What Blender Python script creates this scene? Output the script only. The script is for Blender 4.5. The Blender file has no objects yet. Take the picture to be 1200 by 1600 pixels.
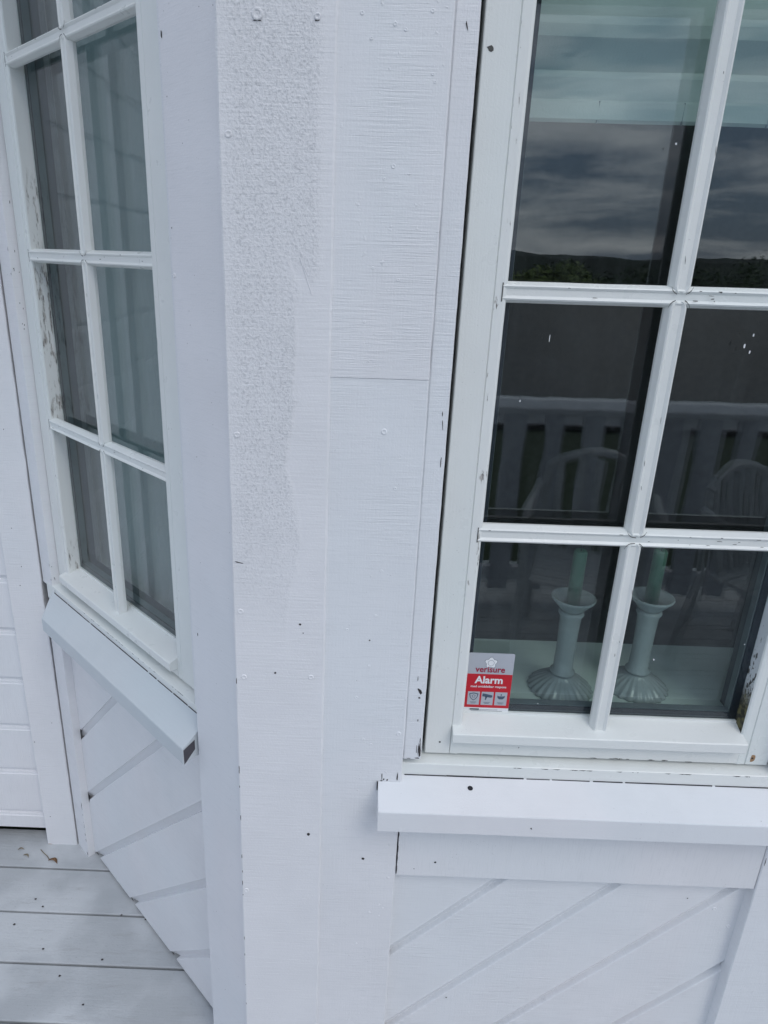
import bpy, bmesh, math, random
from mathutils import Vector, Matrix, noise
random.seed(7)
SC = bpy.context.scene
# ------------------------------------------------------------------ camera
cam_d = bpy.data.cameras.new('camera'); cam = bpy.data.objects.new('camera', cam_d)
SC.collection.objects.link(cam); SC.camera = cam
R_ = Vector((0.99937571, 0.02141547, 0.02809934)); D_ = Vector((0.03374639, -0.34319343, -0.93865833)); F_ = Vector((-0.0104583, 0.93902058, -0.34370187))
m = Matrix.Identity(4)
for i in range(3):
    m[i][0] = R_[i]; m[i][1] = -D_[i]; m[i][2] = -F_[i]
m.translation = Vector((0, 0, 1.6)); cam.matrix_world = m
cam_d.sensor_width = 36; cam_d.lens = 24.293; cam_d.shift_x = 0.0375
cam_d.clip_start = 0.02; cam_d.clip_end = 3000
SC.render.resolution_x = 768; SC.render.resolution_y = 1024
# ------------------------------------------------------------------ light
SUN_EL, SUN_AZ = math.radians(48), math.radians(146)      # azimuth clockwise from +Y
w = bpy.data.worlds.new('World'); SC.world = w; w.use_nodes = True
nt = w.node_tree; N = nt.nodes; L = nt.links; N.clear()
out = N.new('ShaderNodeOutputWorld'); bg = N.new('ShaderNodeBackground'); bg.inputs[1].default_value = 0.1
sky = N.new('ShaderNodeTexSky'); sky.sky_type = 'NISHITA'; sky.sun_disc = False
sky.sun_elevation = SUN_EL; sky.sun_rotation = SUN_AZ
tc = N.new('ShaderNodeTexCoord')
def wn(scale, det, vec, rough=.55, dist=0.0):
    n = N.new('ShaderNodeTexNoise'); n.inputs['Scale'].default_value = scale; n.inputs['Detail'].default_value = det
    n.inputs['Roughness'].default_value = rough; n.inputs['Distortion'].default_value = dist; L.new(vec, n.inputs['Vector']); return n.outputs[0]
mp = N.new('ShaderNodeMapping'); mp.inputs['Scale'].default_value = (1.0, 1.0, 6.0); L.new(tc.outputs['Generated'], mp.inputs['Vector'])
cl = wn(3.3, 7, mp.outputs[0], .58, .5)
rmp = N.new('ShaderNodeValToRGB'); L.new(cl, rmp.inputs[0])
rmp.color_ramp.elements[0].position = .40; rmp.color_ramp.elements[0].color = (2.3, 3.3, 5.0, 1)
rmp.color_ramp.elements[1].position = .62; rmp.color_ramp.elements[1].color = (11.4, 11.9, 13.1, 1)
mx = N.new('ShaderNodeMixRGB'); mx.inputs[0].default_value = .86
L.new(sky.outputs[0], mx.inputs[1]); L.new(rmp.outputs[0], mx.inputs[2]); L.new(mx.outputs[0], bg.inputs[0]); L.new(bg.outputs[0], out.inputs[0])
sun_d = bpy.data.lights.new('sun', 'SUN'); sun_d.energy = 0.75; sun_d.angle = math.radians(28); sun_d.color = (1, .96, .9)
sun = bpy.data.objects.new('sun', sun_d); SC.collection.objects.link(sun)
sd = Vector((math.sin(SUN_AZ)*math.cos(SUN_EL), math.cos(SUN_AZ)*math.cos(SUN_EL), math.sin(SUN_EL)))
sun.rotation_euler = (-sd).to_track_quat('-Z', 'Y').to_euler()
SC.view_settings.view_transform = 'Standard'; SC.view_settings.look = 'None'; SC.view_settings.gamma = 1
SC.view_settings.exposure = 0.19
SC.cycles.max_bounces = 10; SC.cycles.transparent_max_bounces = 16

# ------------------------------------------------------------------ materials
class G:
    def __init__(s, name):
        s.m = bpy.data.materials.new(name); s.m.use_nodes = True; s.n = s.m.node_tree.nodes; s.l = s.m.node_tree.links
        s.b = s.n['Principled BSDF']; s.tc = s.n.new('ShaderNodeTexCoord')
    def coord(s, sc=(1, 1, 1), loc=(0, 0, 0), rot=(0, 0, 0)):
        k = s.n.new('ShaderNodeMapping'); k.inputs['Scale'].default_value = sc; k.inputs['Location'].default_value = loc
        k.inputs['Rotation'].default_value = rot
        s.l.new(s.tc.outputs['Object'], k.inputs['Vector']); return k.outputs[0]
    def noise(s, vec, scale, det=3, rough=.5, dist=0):
        k = s.n.new('ShaderNodeTexNoise'); k.inputs['Scale'].default_value = scale; k.inputs['Detail'].default_value = det
        k.inputs['Roughness'].default_value = rough; k.inputs['Distortion'].default_value = dist
        s.l.new(vec, k.inputs['Vector']); return k.outputs[0]
    def rng(s, v, a, b, c=0., d=1., smooth=True):
        k = s.n.new('ShaderNodeMapRange'); k.interpolation_type = 'SMOOTHSTEP' if smooth else 'LINEAR'
        s.l.new(v, k.inputs[0])
        for i, q in zip((1, 2, 3, 4), (a, b, c, d)): k.inputs[i].default_value = q
        return k.outputs[0]
    def op(s, o, a, b=None, c=None):
        k = s.n.new('ShaderNodeMath'); k.operation = o
        for i, q in enumerate((a, b, c)):
            if q is None: continue
            if isinstance(q, (int, float)): k.inputs[i].default_value = q
            else: s.l.new(q, k.inputs[i])
        return k.outputs[0]
    def mix(s, f, a, b):
        k = s.n.new('ShaderNodeMixRGB')
        for i, q in enumerate((f, a, b)):
            if isinstance(q, (int, float)): k.inputs[i].default_value = q
            elif isinstance(q, tuple): k.inputs[i].default_value = (*q, 1)
            else: s.l.new(q, k.inputs[i])
        return k.outputs[0]
    def sep(s):
        k = s.n.new('ShaderNodeSeparateXYZ'); s.l.new(s.tc.outputs['Object'], k.inputs[0]); return k.outputs
    def bump(s, h, dist, strength=1., prev=None):
        k = s.n.new('ShaderNodeBump'); k.inputs['Distance'].default_value = dist; k.inputs['Strength'].default_value = strength
        s.l.new(h, k.inputs['Height'])
        if prev is not None: s.l.new(prev, k.inputs['Normal'])
        return k.outputs[0]
    def fin(s, col=None, rough=None, nrm=None):
        if col is not None:
            if isinstance(col, tuple): s.b.inputs['Base Color'].default_value = (*col, 1)
            else: s.l.new(col, s.b.inputs['Base Color'])
        if rough is not None:
            if isinstance(rough, (int, float)): s.b.inputs['Roughness'].default_value = rough
            else: s.l.new(rough, s.b.inputs['Roughness'])
        if nrm is not None: s.l.new(nrm, s.b.inputs['Normal'])
        return s.m

def paint(name, col, saw=.0, lump=.5, rough=.45, horizontal=False, sparse=.62, diag=0., dirt=.07, seed=0.):
    """brushed outdoor paint on rough-sawn boards: saw marks across the board, brush strokes along it, blobs"""
    g = G(name)
    rot = (0, diag, 0)
    lc = (seed, seed*.7, seed*1.3)
    n1 = g.noise(g.coord((1, 1, 1), lc), 9, 4)
    stain = g.noise(g.coord((1, 1, .35), lc), 4.5, 5, .6)
    c = g.mix(g.rng(n1, .3, .7), tuple(x*.965 for x in col), col)
    c = g.mix(g.rng(g.noise(g.coord((1, 1, .5), lc), 2.6, 3, .5), .42, .62, 0, .55), c, (col[0]*.945, col[1]*.99, col[2]*1.0))
    c = g.mix(g.rng(stain, .54, .78, 0, dirt*4), c, (col[0]*.80, col[1]*.82, col[2]*.82))
    # tiny dirt specks
    sp = g.noise(g.coord((1, 1, 1), lc), 420, 1)
    spm = g.op('MULTIPLY', g.rng(sp, .745, .79), g.rng(g.noise(g.coord((1,1,1), lc), 22, 2), .52, .66))
    c = g.mix(g.op('MULTIPLY', spm, .55), c, (.16, .16, .16))
    prev = None
    if saw > 0:
        sc = (1.2, 1, 34) if not horizontal else (34, 1, 1.2)
        v = g.coord(sc, lc, rot)
        s1 = g.noise(v, 9, 4, .6)
        s2 = g.noise(g.coord(tuple(q*2.3 for q in sc), lc, rot), 9, 2, .5)
        amp = g.rng(g.noise(g.coord((1, 1, .8), lc), 7, 3), .38, .66, .12, 1)
        h = g.op('MULTIPLY', g.op('ADD', s1, g.op('MULTIPLY', s2, .5)), amp)
        prev = g.bump(h, .0016*saw, 1)
        c = g.mix(g.op('MULTIPLY', g.rng(s2, .52, .70), .16), c, (.56, .58, .60))
    st = (55, 1, 1.6) if not horizontal else (1.6, 1, 55)
    br = g.noise(g.coord(st, lc, rot), 6, 3, .6)
    prev = g.bump(br, .00025, 1, prev)
    blob = g.rng(g.noise(g.coord((1, 1, 1), lc), 95, 3, .55), sparse, sparse+.16)
    area = g.rng(g.noise(g.coord((1, 1, .6), lc), 11, 2), .42, .62)
    prev = g.bump(g.op('MULTIPLY', blob, area), .0011*lump, 1, prev)
    prev = g.bump(g.noise(g.coord((1, 1, 1), lc), 330, 2, .6), .00028, 1, prev)
    r = g.rng(g.noise(g.coord((1, 1, 1), lc), 30, 3), .3, .7, rough-.06, rough+.1)
    return g.fin(c, r, prev)

BLUE = (.815, .812, .826); CREAM = (.80, .815, .79)
M = {}
M['board'] = paint('white_paint_on_sawn_board', BLUE, saw=.75, lump=.9, rough=.5)
M['board2'] = paint('white_paint_smooth_board', (.812, .81, .824), saw=.55, lump=.7, rough=.5, seed=3.1, sparse=.66)
M['side'] = paint('white_paint_side_board', (.797, .79, .81), saw=.15, lump=.3, rough=.55, seed=5.3, sparse=.68)
M['sill_side'] = paint('shade_darkened_blue_grey_sill_paint', (.60, .64, .665), saw=.0, lump=.2, rough=.5, horizontal=True, seed=7.7, sparse=.68, dirt=.1)  # blue-grey flashing paint, its colour darkened for the shade of the occluded corner
M['horiz'] = paint('white_paint_cross_board', (.806, .803, .816), saw=.1, lump=.3, rough=.5, horizontal=True, seed=8.2, sparse=.68, dirt=.05)
M['sill'] = paint('white_paint_sill', (.808, .805, .818), saw=.0, lump=.12, rough=.42, horizontal=True, seed=2.7, sparse=.7)
M['sash'] = paint('white_paint_sash', CREAM, saw=.0, lump=.1, rough=.33, seed=4.4, sparse=.7, dirt=.03)
M['sash_h'] = paint('white_paint_sash_rail', CREAM, saw=.0, lump=.1, rough=.33, horizontal=True, seed=1.4, sparse=.7, dirt=.03)
M['siding'] = paint('white_paint_siding', (.798, .793, .81), saw=.2, lump=.3, rough=.5, horizontal=True, seed=6.1, sparse=.67)
M['panel'] = paint('white_paint_diagonal_siding', (.806, .803, .816), saw=.75, lump=.45, rough=.5, horizontal=False, diag=math.radians(-45), seed=9.4, sparse=.66)

def worn_corner(name):
    """the corner board: paint crackled into a coarse grain over its left half and upper part"""
    g = G(name); o = g.sep()
    n1 = g.noise(g.coord(), 9, 4)
    c = g.mix(g.rng(n1, .3, .7), (.782, .78, .794), (.815, .812, .826))
    wob = g.op('MULTIPLY', g.op('SUBTRACT', g.noise(g.coord((1, 1, .5)), 14, 3), .5), .09)
    xs = g.op('ADD', o[0], wob)
    hm = g.rng(xs, -.094, -.084, 1, 0)
    xr = g.rng(o[0], -.065, -.045, 1, 0)
    up = g.rng(g.op('ADD', o[2], g.op('MULTIPLY', wob, 5)), 1.56, 1.64)
    low = g.rng(g.op('ADD', o[2], g.op('MULTIPLY', wob, 3)), 1.0, 1.30)
    le = g.rng(o[0], -.178, -.155, .45, 1)
    mask = g.op('MULTIPLY', g.op('MULTIPLY', g.op('MAXIMUM', g.op('MULTIPLY', hm, low), g.op('MULTIPLY', up, xr)), le), g.rng(g.noise(g.coord((1, 1, .4)), 16, 3), .2, .5, .55, 1))
    f1 = g.noise(g.coord((1, 1, .85)), 330, 3, .6)
    f2 = g.noise(g.coord((1, 1, .8)), 230, 4, .65)
    pits = g.op('MULTIPLY', g.rng(f1, .5, .7), mask)
    c = g.mix(g.op('MULTIPLY', mask, .12), c, (.55, .56, .58))
    c = g.mix(g.op('MULTIPLY', pits, .40), c, (.36, .37, .39))
    s1 = g.noise(g.coord((1.2, 1, 34)), 9, 4, .6)
    prev = g.bump(s1, .0007, 1)
    h = g.op('MULTIPLY', g.op('ADD', f1, f2), mask)
    prev = g.bump(h, .0011, 1, prev)
    prev = g.bump(g.noise(g.coord(), 330, 2, .6), .0003, 1, prev)
    return g.fin(c, .52, prev)
M['corner'] = worn_corner('white_paint_crackled_corner_board')

def peeling(name, lo, hi, base=CREAM):
    g = G(name)
    a = g.noise(g.coord((1, 1, .22)), 130, 4, .65)
    b = g.noise(g.coord((1, 1, .12)), 420, 3, .6)
    z = g.noise(g.coord((1, 1, 1)), 6, 3)
    k = g.rng(g.op('ADD', a, g.op('MULTIPLY', z, .35)), lo, hi)
    if name.startswith('peeling'):
        oz = g.op('ADD', g.sep()[2], g.op('MULTIPLY', z, .12))
        band = g.op('MAXIMUM', g.op('MULTIPLY', g.rng(oz, 1.24, 1.34), g.rng(oz, 1.74, 1.84, 1, 0)), g.rng(oz, .97, 1.0, 1, 0))
        k = g.op('MULTIPLY', k, band)
    wood = g.mix(g.rng(b, .36, .5), (.09, .08, .075), (.46, .44, .41))
    c = g.mix(k, base, wood)
    prev = g.bump(g.op('SUBTRACT', 1., k), .0006, 1)
    prev = g.bump(b, .0004, 1, prev)
    return g.fin(c, .6, prev)
M['peel'] = peeling('peeling_paint_on_grey_wood', .67, .82)
M['peel2'] = peeling('lightly_flaking_paint', .80, .86)
M['moss'] = G('moss_and_rot').fin()
g = G('moss_and_rot_stain'); a = g.noise(g.coord((1, 1, .5)), 160, 4, .65); o = g.sep()
zz = g.rng(g.op('ADD', o[2], g.op('MULTIPLY', a, .16)), .985, 1.04)
moss = g.mix(g.rng(g.noise(g.coord(), 90, 3), .4, .6), (.035, .035, .025), (.14, .13, .06))
fl = g.mix(g.rng(g.op('ADD', a, g.rng(o[2], .9, 1.12, .1, -.06)), .6, .66), (.62, .66, .68), (.07, .07, .065))
M['moss'] = g.fin(g.mix(zz, moss, fl), .8, g.bump(a, .0012, 1))

def simple(name, col, rough=.5, var=.1, scale=20, bumpd=0., metal=0.):
    g = G(name); n = g.noise(g.coord(), scale, 4)
    c = g.mix(g.rng(n, .3, .7), tuple(x*(1-var) for x in col), tuple(min(1, x*(1+var)) for x in col))
    g.b.inputs['Metallic'].default_value = metal
    return g.fin(c, rough, g.bump(n, bumpd) if bumpd else None)
M['dark'] = simple('dark_bare_wood', (.035, .03, .03), .8)
M['crack'] = simple('dirt_in_cracks', (.10, .10, .095), .9)
M['void'] = simple('dark_cavity', (.02, .02, .025), .9)
M['seal'] = simple('black_glazing_seal', (.012, .017, .028), .35)
M['spacer'] = simple('grey_glazing_spacer', (.10, .13, .14), .4, metal=.2)
M['rust'] = simple('rust_stain', (.35, .22, .12), .8)
M['flash'] = simple('dark_sill_joint_and_hollow', (.07, .065, .075), .6)
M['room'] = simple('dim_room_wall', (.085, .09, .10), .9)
M['insill'] = simple('white_inner_sill', (.50, .57, .55), .35, .04)
M['porcelain'] = simple('milk_glass', (.25, .28, .285), .15, .05, 60, .0004)
M['candle'] = simple('green_candle_wax', (.03, .115, .07), .45, .1)
M['wick'] = simple('burnt_wick', (.02, .02, .02), .9)
M['plastic'] = simple('white_garden_chair_plastic', (.50, .52, .53), .4, .04)
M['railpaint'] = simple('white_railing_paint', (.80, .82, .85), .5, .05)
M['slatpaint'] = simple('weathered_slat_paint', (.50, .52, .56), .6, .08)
M['silver'] = simple('silver_grey_sticker_film', (.46, .48, .52), .3, .03)
M['red'] = simple('red_sticker_ink', (.56, .012, .025), .35, .03)
M['white'] = simple('white_sticker_ink', (.82, .83, .84), .35, .02)
M['crimson'] = simple('dark_red_lettering', (.36, .01, .05), .35, .02)
M['navy'] = simple('slate_icon_ink', (.07, .10, .15), .4, .02)
M['bark'] = simple('bark', (.07, .055, .04), .9, .3, 8, .02)
M['leaf'] = simple('green_leaves', (.045, .085, .02), .6, .4, 1.2)
M['leaf2'] = simple('bright_leaves', (.17, .23, .04), .6, .3, 1.2)
M['forest'] = simple('far_forest', (.02, .032, .024), .9, .4, .05)
M['roof'] = simple('grey_roof_sheet', (.07, .08, .095), .5, .15, .6)
M['nwall'] = simple('neighbour_red_brown_wall', (.16, .15, .14), .8, .1, 2)
M['drygrass'] = simple('dry_brown_leaf', (.16, .085, .04), .8, .3, 200)
M['drytwig'] = simple('dry_moss_bit', (.20, .17, .12), .9, .3, 200)
g = G('roman_blind_cloth'); n = g.noise(g.coord((1, 1, 1)), 300, 3); n2 = g.noise(g.coord((1, 1, .5)), 7, 3)
M['blind'] = g.fin(g.mix(g.rng(n2, .3, .7), (.36, .41, .40), (.43, .48, .47)), .85, g.bump(n, .0003))
g = G('grey_curtain_cloth'); n = g.noise(g.coord((1, 1, 1)), 300, 3)
M['curtain'] = g.fin(g.mix(g.rng(n, .3, .7), (.17, .205, .22), (.20, .235, .25)), .9)
g = G('lawn_grass'); n = g.noise(g.coord(), 3, 5, .7); n2 = g.noise(g.coord(), .15, 3)
M['grass'] = g.fin(g.mix(n2, g.mix(n, (.010, .022, .008), (.028, .05, .014)), (.035, .055, .02)), .95)
# deck boards: worn grey-white paint
g = G('worn_deck_paint'); a = g.noise(g.coord((1.2, 14, 1)), 7, 5, .65); b = g.noise(g.coord(), 5, 4)
c = g.mix(g.rng(b, .38, .62), (.41, .43, .445), (.53, .55, .565))
c = g.mix(g.rng(g.noise(g.coord((.5, 3, 1)), 12, 5, .7), .56, .70, 0, .55), c, (.36, .365, .37))
c = g.mix(g.op('MULTIPLY', g.rng(g.noise(g.coord(), 300, 2), .70, .76), .55), c, (.2, .19, .18))
M['deck'] = g.fin(c, .55, g.bump(g.noise(g.coord(), 160, 3), .0006, 1, g.bump(a, .0012)))

def glass(name, tint, f0):
    m_ = bpy.data.materials.new(name); m_.use_nodes = True; n = m_.node_tree.nodes; l = m_.node_tree.links; n.clear()
    o = n.new('ShaderNodeOutputMaterial'); mi = n.new('ShaderNodeMixShader'); t = n.new('ShaderNodeBsdfTransparent')
    t.inputs[0].default_value = (*tint, 1); gl = n.new('ShaderNodeBsdfGlossy'); gl.inputs['Roughness'].default_value = .0
    gl.inputs[0].default_value = (.97, .985, 1, 1)
    ge = n.new('ShaderNodeNewGeometry'); dp = n.new('ShaderNodeVectorMath'); dp.operation = 'DOT_PRODUCT'
    l.new(ge.outputs['Incoming'], dp.inputs[0]); l.new(ge.outputs['Normal'], dp.inputs[1])
    def mt(op, a, b=None):
        k = n.new('ShaderNodeMath'); k.operation = op
        for i, q in enumerate((a, b)):
            if q is None: continue
            if isinstance(q, (int, float)): k.inputs[i].default_value = q
            else: l.new(q, k.inputs[i])
        return k.outputs[0]
    c = mt('ABSOLUTE', dp.outputs['Value']); p = mt('POWER', mt('SUBTRACT', 1., c), 5.)
    f = mt('ADD', f0, mt('MULTIPLY', p, 1-f0))
    tc_ = n.new('ShaderNodeTexCoord'); mp_ = n.new('ShaderNodeMapping'); mp_.inputs['Scale'].default_value = (9, 1, 2.5)
    l.new(tc_.outputs['Object'], mp_.inputs[0]); ns = n.new('ShaderNodeTexNoise'); ns.inputs['Scale'].default_value = 1.6; ns.inputs['Detail'].default_value = 2
    l.new(mp_.outputs[0], ns.inputs['Vector'])
    bp = n.new('ShaderNodeBump'); bp.inputs['Distance'].default_value = .00022; l.new(ns.outputs[0], bp.inputs['Height']); l.new(bp.outputs[0], gl.inputs['Normal'])
    # thin film of dust and dried drips
    df = n.new('ShaderNodeBsdfDiffuse'); df.inputs[0].default_value = (.55, .6, .62, 1)
    mp2 = n.new('ShaderNodeMapping'); mp2.inputs['Scale'].default_value = (30, 1, 1.6); l.new(tc_.outputs['Object'], mp2.inputs[0])
    n2 = n.new('ShaderNodeTexNoise'); n2.inputs['Scale'].default_value = 3; n2.inputs['Detail'].default_value = 5; l.new(mp2.outputs[0], n2.inputs['Vector'])
    mr = n.new('ShaderNodeMapRange'); mr.inputs[1].default_value = .45; mr.inputs[2].default_value = .8; mr.inputs[3].default_value = .002; mr.inputs[4].default_value = .018
    l.new(n2.outputs[0], mr.inputs[0])
    m2 = n.new('ShaderNodeMixShader'); l.new(mr.outputs[0], m2.inputs[0]); l.new(mi.outputs[0], m2.inputs[1]); l.new(df.outputs[0], m2.inputs[2])
    l.new(f, mi.inputs[0]); l.new(t.outputs[0], mi.inputs[1]); l.new(gl.outputs[0], mi.inputs[2]); l.new(m2.outputs[0], o.inputs[0]); return m_
M['glass'] = glass('window_glass', (.925, .98, .965), .045)
M['glass_in'] = glass('inner_window_glass', (.925, .98, .965), .085)

# ------------------------------------------------------------------ mesh helpers
def fin_obj(name, bm, mats, parent=None, frame=None, smooth=False, **props):
    bmesh.ops.recalc_face_normals(bm, faces=bm.faces[:])
    me = bpy.data.meshes.new(name); bm.to_mesh(me); bm.free()
    if smooth:
        for p in me.polygons: p.use_smooth = True
    for x in (mats if isinstance(mats, (list, tuple)) else [mats]): me.materials.append(M[x] if isinstance(x, str) else x)
    o = bpy.data.objects.new(name, me); SC.collection.objects.link(o)
    if frame is not None:
        o.location = frame[0]; o.rotation_euler = (0, 0, frame[1])
    if parent is not None: o.parent = parent
    for k, v in props.items(): o[k] = v
    return o
def empty(name, loc, rz=0, **props):
    o = bpy.data.objects.new(name, None); SC.collection.objects.link(o); o.location = loc; o.rotation_euler = (0, 0, rz)
    o.empty_display_size = .1
    for k, v in props.items(): o[k] = v
    return o
def extrude(bm, rings, mat=0, cap=True):
    """rings: list of equal-length point lists -> skin"""
    vs = [[bm.verts.new(p) for p in r] for r in rings]; n = len(vs[0])
    for a, b in zip(vs, vs[1:]):
        for i in range(n):
            f = bm.faces.new((a[i], a[(i+1) % n], b[(i+1) % n], b[i])); f.material_index = mat
    if cap:
        for r in (vs[0], vs[-1]):
            f = bm.faces.new(r); f.material_index = mat
def cham(a0, a1, b0, b1, c):
    return [(a0+c, b0), (a1-c, b0), (a1, b0+c), (a1, b1-c), (a1-c, b1), (a0+c, b1), (a0, b1-c), (a0, b0+c)]
def board(bm, x0, x1, y0, y1, z0, z1, axis='z', c=.0015, wob=.0, mat=0, endc=.0008, seed=0.):
    """a sawn board with eased, slightly wandering edges"""
    if axis == 'z': prof = cham(x0, x1, y0, y1, c); t0, t1 = z0, z1
    elif axis == 'x': prof = cham(y0, y1, z0, z1, c); t0, t1 = x0, x1
    else: prof = cham(x0, x1, z0, z1, c); t0, t1 = y0, y1
    n = max(1, int(abs(t1-t0)/.012)) if wob else 1
    ca = sum(p[0] for p in prof)/8; cb = sum(p[1] for p in prof)/8
    rings = []
    for i in range(n+1):
        t = t0+(t1-t0)*i/n; r = []
        for k, (a, b) in enumerate(prof):
            if wob:
                q = noise.noise(Vector((t*22+seed, k*3.1, seed)))*wob + noise.noise(Vector((t*90, k*1.7+seed, 4.)))*wob*.5
                a += q*(1 if a > ca else -1)
            r.append((a, b, t) if axis == 'z' else ((t, a, b) if axis == 'x' else (a, t, b)))
        rings.append(r)
    extrude(bm, rings, mat)
def box(bm, x0, x1, y0, y1, z0, z1, mat=0):
    extrude(bm, [[(x0, y0, z), (x1, y0, z), (x1, y1, z), (x0, y1, z)] for z in (z0, z1)], mat)
def blotch(bm, x, z, rx, rz, y, mat, n=9, ang=0., rough=.35):
    pts = []
    for i in range(n):
        a = 2*math.pi*i/n; k = 1+random.uniform(-rough, rough)
        px, pz = rx*math.cos(a)*k, rz*math.sin(a)*k
        pts.append(bm.verts.new((x+px*math.cos(ang)-pz*math.sin(ang), y, z+px*math.sin(ang)+pz*math.cos(ang))))
    f = bm.faces.new(pts); f.material_index = mat
def nail(bm, x, z, y, r=.0042, h=.0011, mat=0, ring=True):
    """painted-over nail head: a low dimpled dome in the board's paint"""
    prof = [(r*1.25, .0004), (r, -h), (r*.7, -h*1.15), (r*.45, -h*.7), (0.0001, -h*.55)]
    rings = [[(x+q*math.cos(a*math.pi/6), y+d, z+q*math.sin(a*math.pi/6)) for a in range(12)] for q, d in prof]
    extrude(bm, rings, mat)
def hole(bm, x, z, y, r, mat):
    blotch(bm, x, z, r*.8, r*.8, y-.0004, mat, 12, 0, .2)
# ------------------------------------------------------------------ wall frames: local x right, y into the wall, z up
FR = (Vector((0, .95, 0)), 0.0)                       # front facet of the bay
FL = (Vector((-.18, .987, 0)), math.radians(-45))     # side facet (x is negative going left)
FM = (Vector((0, 1.62, 0)), 0.0)                      # main house wall
RC = .4335                                            # mid line of the front facet
FR2 = (Vector((2*RC+.18, .987, 0)), math.radians(45)) # far side facet, out of frame
HZ = -.08                                             # underside line of the boards above the deck
TOP = 2.42

house = empty('house', (0, 1.2, HZ), label='white painted timber house with a three sided bay of paned windows', category='house')
def hp(name, bm, mats, frame, parent=None, **pr):
    """link as a part of the house, shape kept in the facet's own coordinates"""
    o = fin_obj(name, bm, mats, None, frame, **pr)
    p = parent or house; o.parent = p
    if p is house:
        o.location = frame[0]-house.location
    else:
        o.location = (0, 0, 0); o.rotation_euler = (0, 0, 0)
    return o

# --- structural wall behind the boards (keeps the room dark)
bm = bmesh.new()
def slab(frame, x0, x1, y0, y1, z0, z1):
    R = Matrix.Rotation(frame[1], 3, 'Z')
    ps = [[frame[0]+R @ Vector(p) for p in [(x0, y0, z), (x1, y0, z), (x1, y1, z), (x0, y1, z)]] for z in (z0, z1)]
    extrude(bm, ps, 0)
for fr, a, b in ((FR, .135, .732), (FL, -.815, -.15), (FR2, .15, .815)):
    lo, hi = (-.135, 1.002) if fr is FR else ((-.90, -.055) if fr is FL else (.055, .90))
    y0 = .052 if fr is FR else .05
    slab(fr, lo, a-.004, y0, .16, HZ, TOP)
    slab(fr, b+.004, hi, y0, .16, HZ, TOP)
    slab(fr, a-.004, b+.004, y0, .16, HZ, .785)
    slab(fr, a-.004, b+.004, y0, .16, 2.335, TOP)
slab(FM, -5, -.80, .03, .2, -.05, 3.2); slab(FM, 2*RC+.80, 5, .03, .2, -.05, 3.2)
slab(FM, -.80, 2*RC+.80, .03, .2, TOP+.1, 3.2)
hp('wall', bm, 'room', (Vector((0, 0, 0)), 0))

# --- front facet: corner board (crackled) and casing boards
bm = bmesh.new()
board(bm, -.1797, -.0368, -.0050, .036, HZ+.01, TOP, wob=.0011, c=.0026, seed=1.)
for x, z in ((-.167, 1.739), (-.166, 1.364), (-.168, 1.085), (-.058, .971), (-.171, .512), (-.165, .967)): nail(bm, x, z, -.0050, .0040)
for x, z, r in ((-.130, 1.863, .006), (-.060, 1.862, .0035)):
    nail(bm, x, z, -.0050, r, .0016); blotch(bm, x, z-r*1.05, r*.95, .0009, -.0056, 1, 8)
for x, z, r in ((-.076, 1.066, .0022), (-.071, 1.051, .0012), (-.115, .977, .0022), (-.163, .965, .0014), (-.059, .649, .0035)): hole(bm, x, z, -.0050, r, 1)
blotch(bm, -.169, 1.168, .008, .0009, -.0055, 1, 10, -.25)
for k in range(14):      # paint chips along the left edge
    z = random.uniform(.1, 1.2); blotch(bm, -.1775, z, .0006, random.uniform(.001, .006), -.0054, 1, 7)
for (x0_, z0_, dx, dz) in ((-.079, 1.600, .016, -.045), (-.074, 1.59, .006, -.012)):    # scratch: raised brush hair
    extrude(bm, [[(x0_+dx*t-.0005, -.0049, z0_+dz*t), (x0_+dx*t, -.0060, z0_+dz*t), (x0_+dx*t+.0005, -.0049, z0_+dz*t)] for t in (0, .3, .65, 1)], 0)
hp('corner_board', bm, ['corner', 'dark'], FR, label='corner board with crackled, coarse grained white paint')
bm = bmesh.new(); board(bm, 2*RC+.030, 2*RC+.18, .0085, .036, HZ+.01, TOP, wob=.001, seed=9.)
hp('corner_board', bm, ['board2'], FR)
bm = bmesh.new()
board(bm, -.0405, .0985, 0, .030, 1.4480, TOP, wob=.0006, c=.0022, seed=2.)
for k in range(12): nail(bm, random.uniform(-.01, .09), random.uniform(1.47, 1.88), 0, random.uniform(.0012, .0026), .0008)
hp('casing_board', bm, ['board', 'dark'], FR, label='upper length of the casing board, saw marks showing')
bm = bmesh.new()
board(bm, -.0405, .0985, 0.0007, .030, HZ+.01, 1.4475, wob=.0006, c=.0022, seed=3.)
for x, z, r in ((.033, 1.039, .0016), (.039, .592, .0034)): hole(bm, x, z, .0007, r, 1)
for x, z in ((.088, .864), (.04, 1.374)): nail(bm, x, z, .0007, .0038)
for k in range(14): nail(bm, random.uniform(-.01, .09), random.uniform(.3, 1.43), .0007, random.uniform(.0012, .0024), .0007)
for x, z, a, b in ((.0645, .776, .0008, .008), (.068, .770, .0012, .002), (.074, .769, .0014, .002), (.0905, .776, .0010, .009), (.064, .767, .002, .0012)): blotch(bm, x, z, a, b, .0002, 1)
for k in range(7): blotch(bm, -.0359, random.choice([.55, .56, .5, .77, .9, .31]), .0007, random.uniform(.002, .010), .0012, 1, 7)
hp('casing_board', bm, ['board2', 'dark'], FR, label='lower length of the casing board, notched over the sill')
bm = bmesh.new(); board(bm, 2*RC-.0985, 2*RC+.0345, 0, .030, .80, TOP, wob=.0006, seed=4.)
hp('casing_board', bm, ['board2'], FR)
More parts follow.
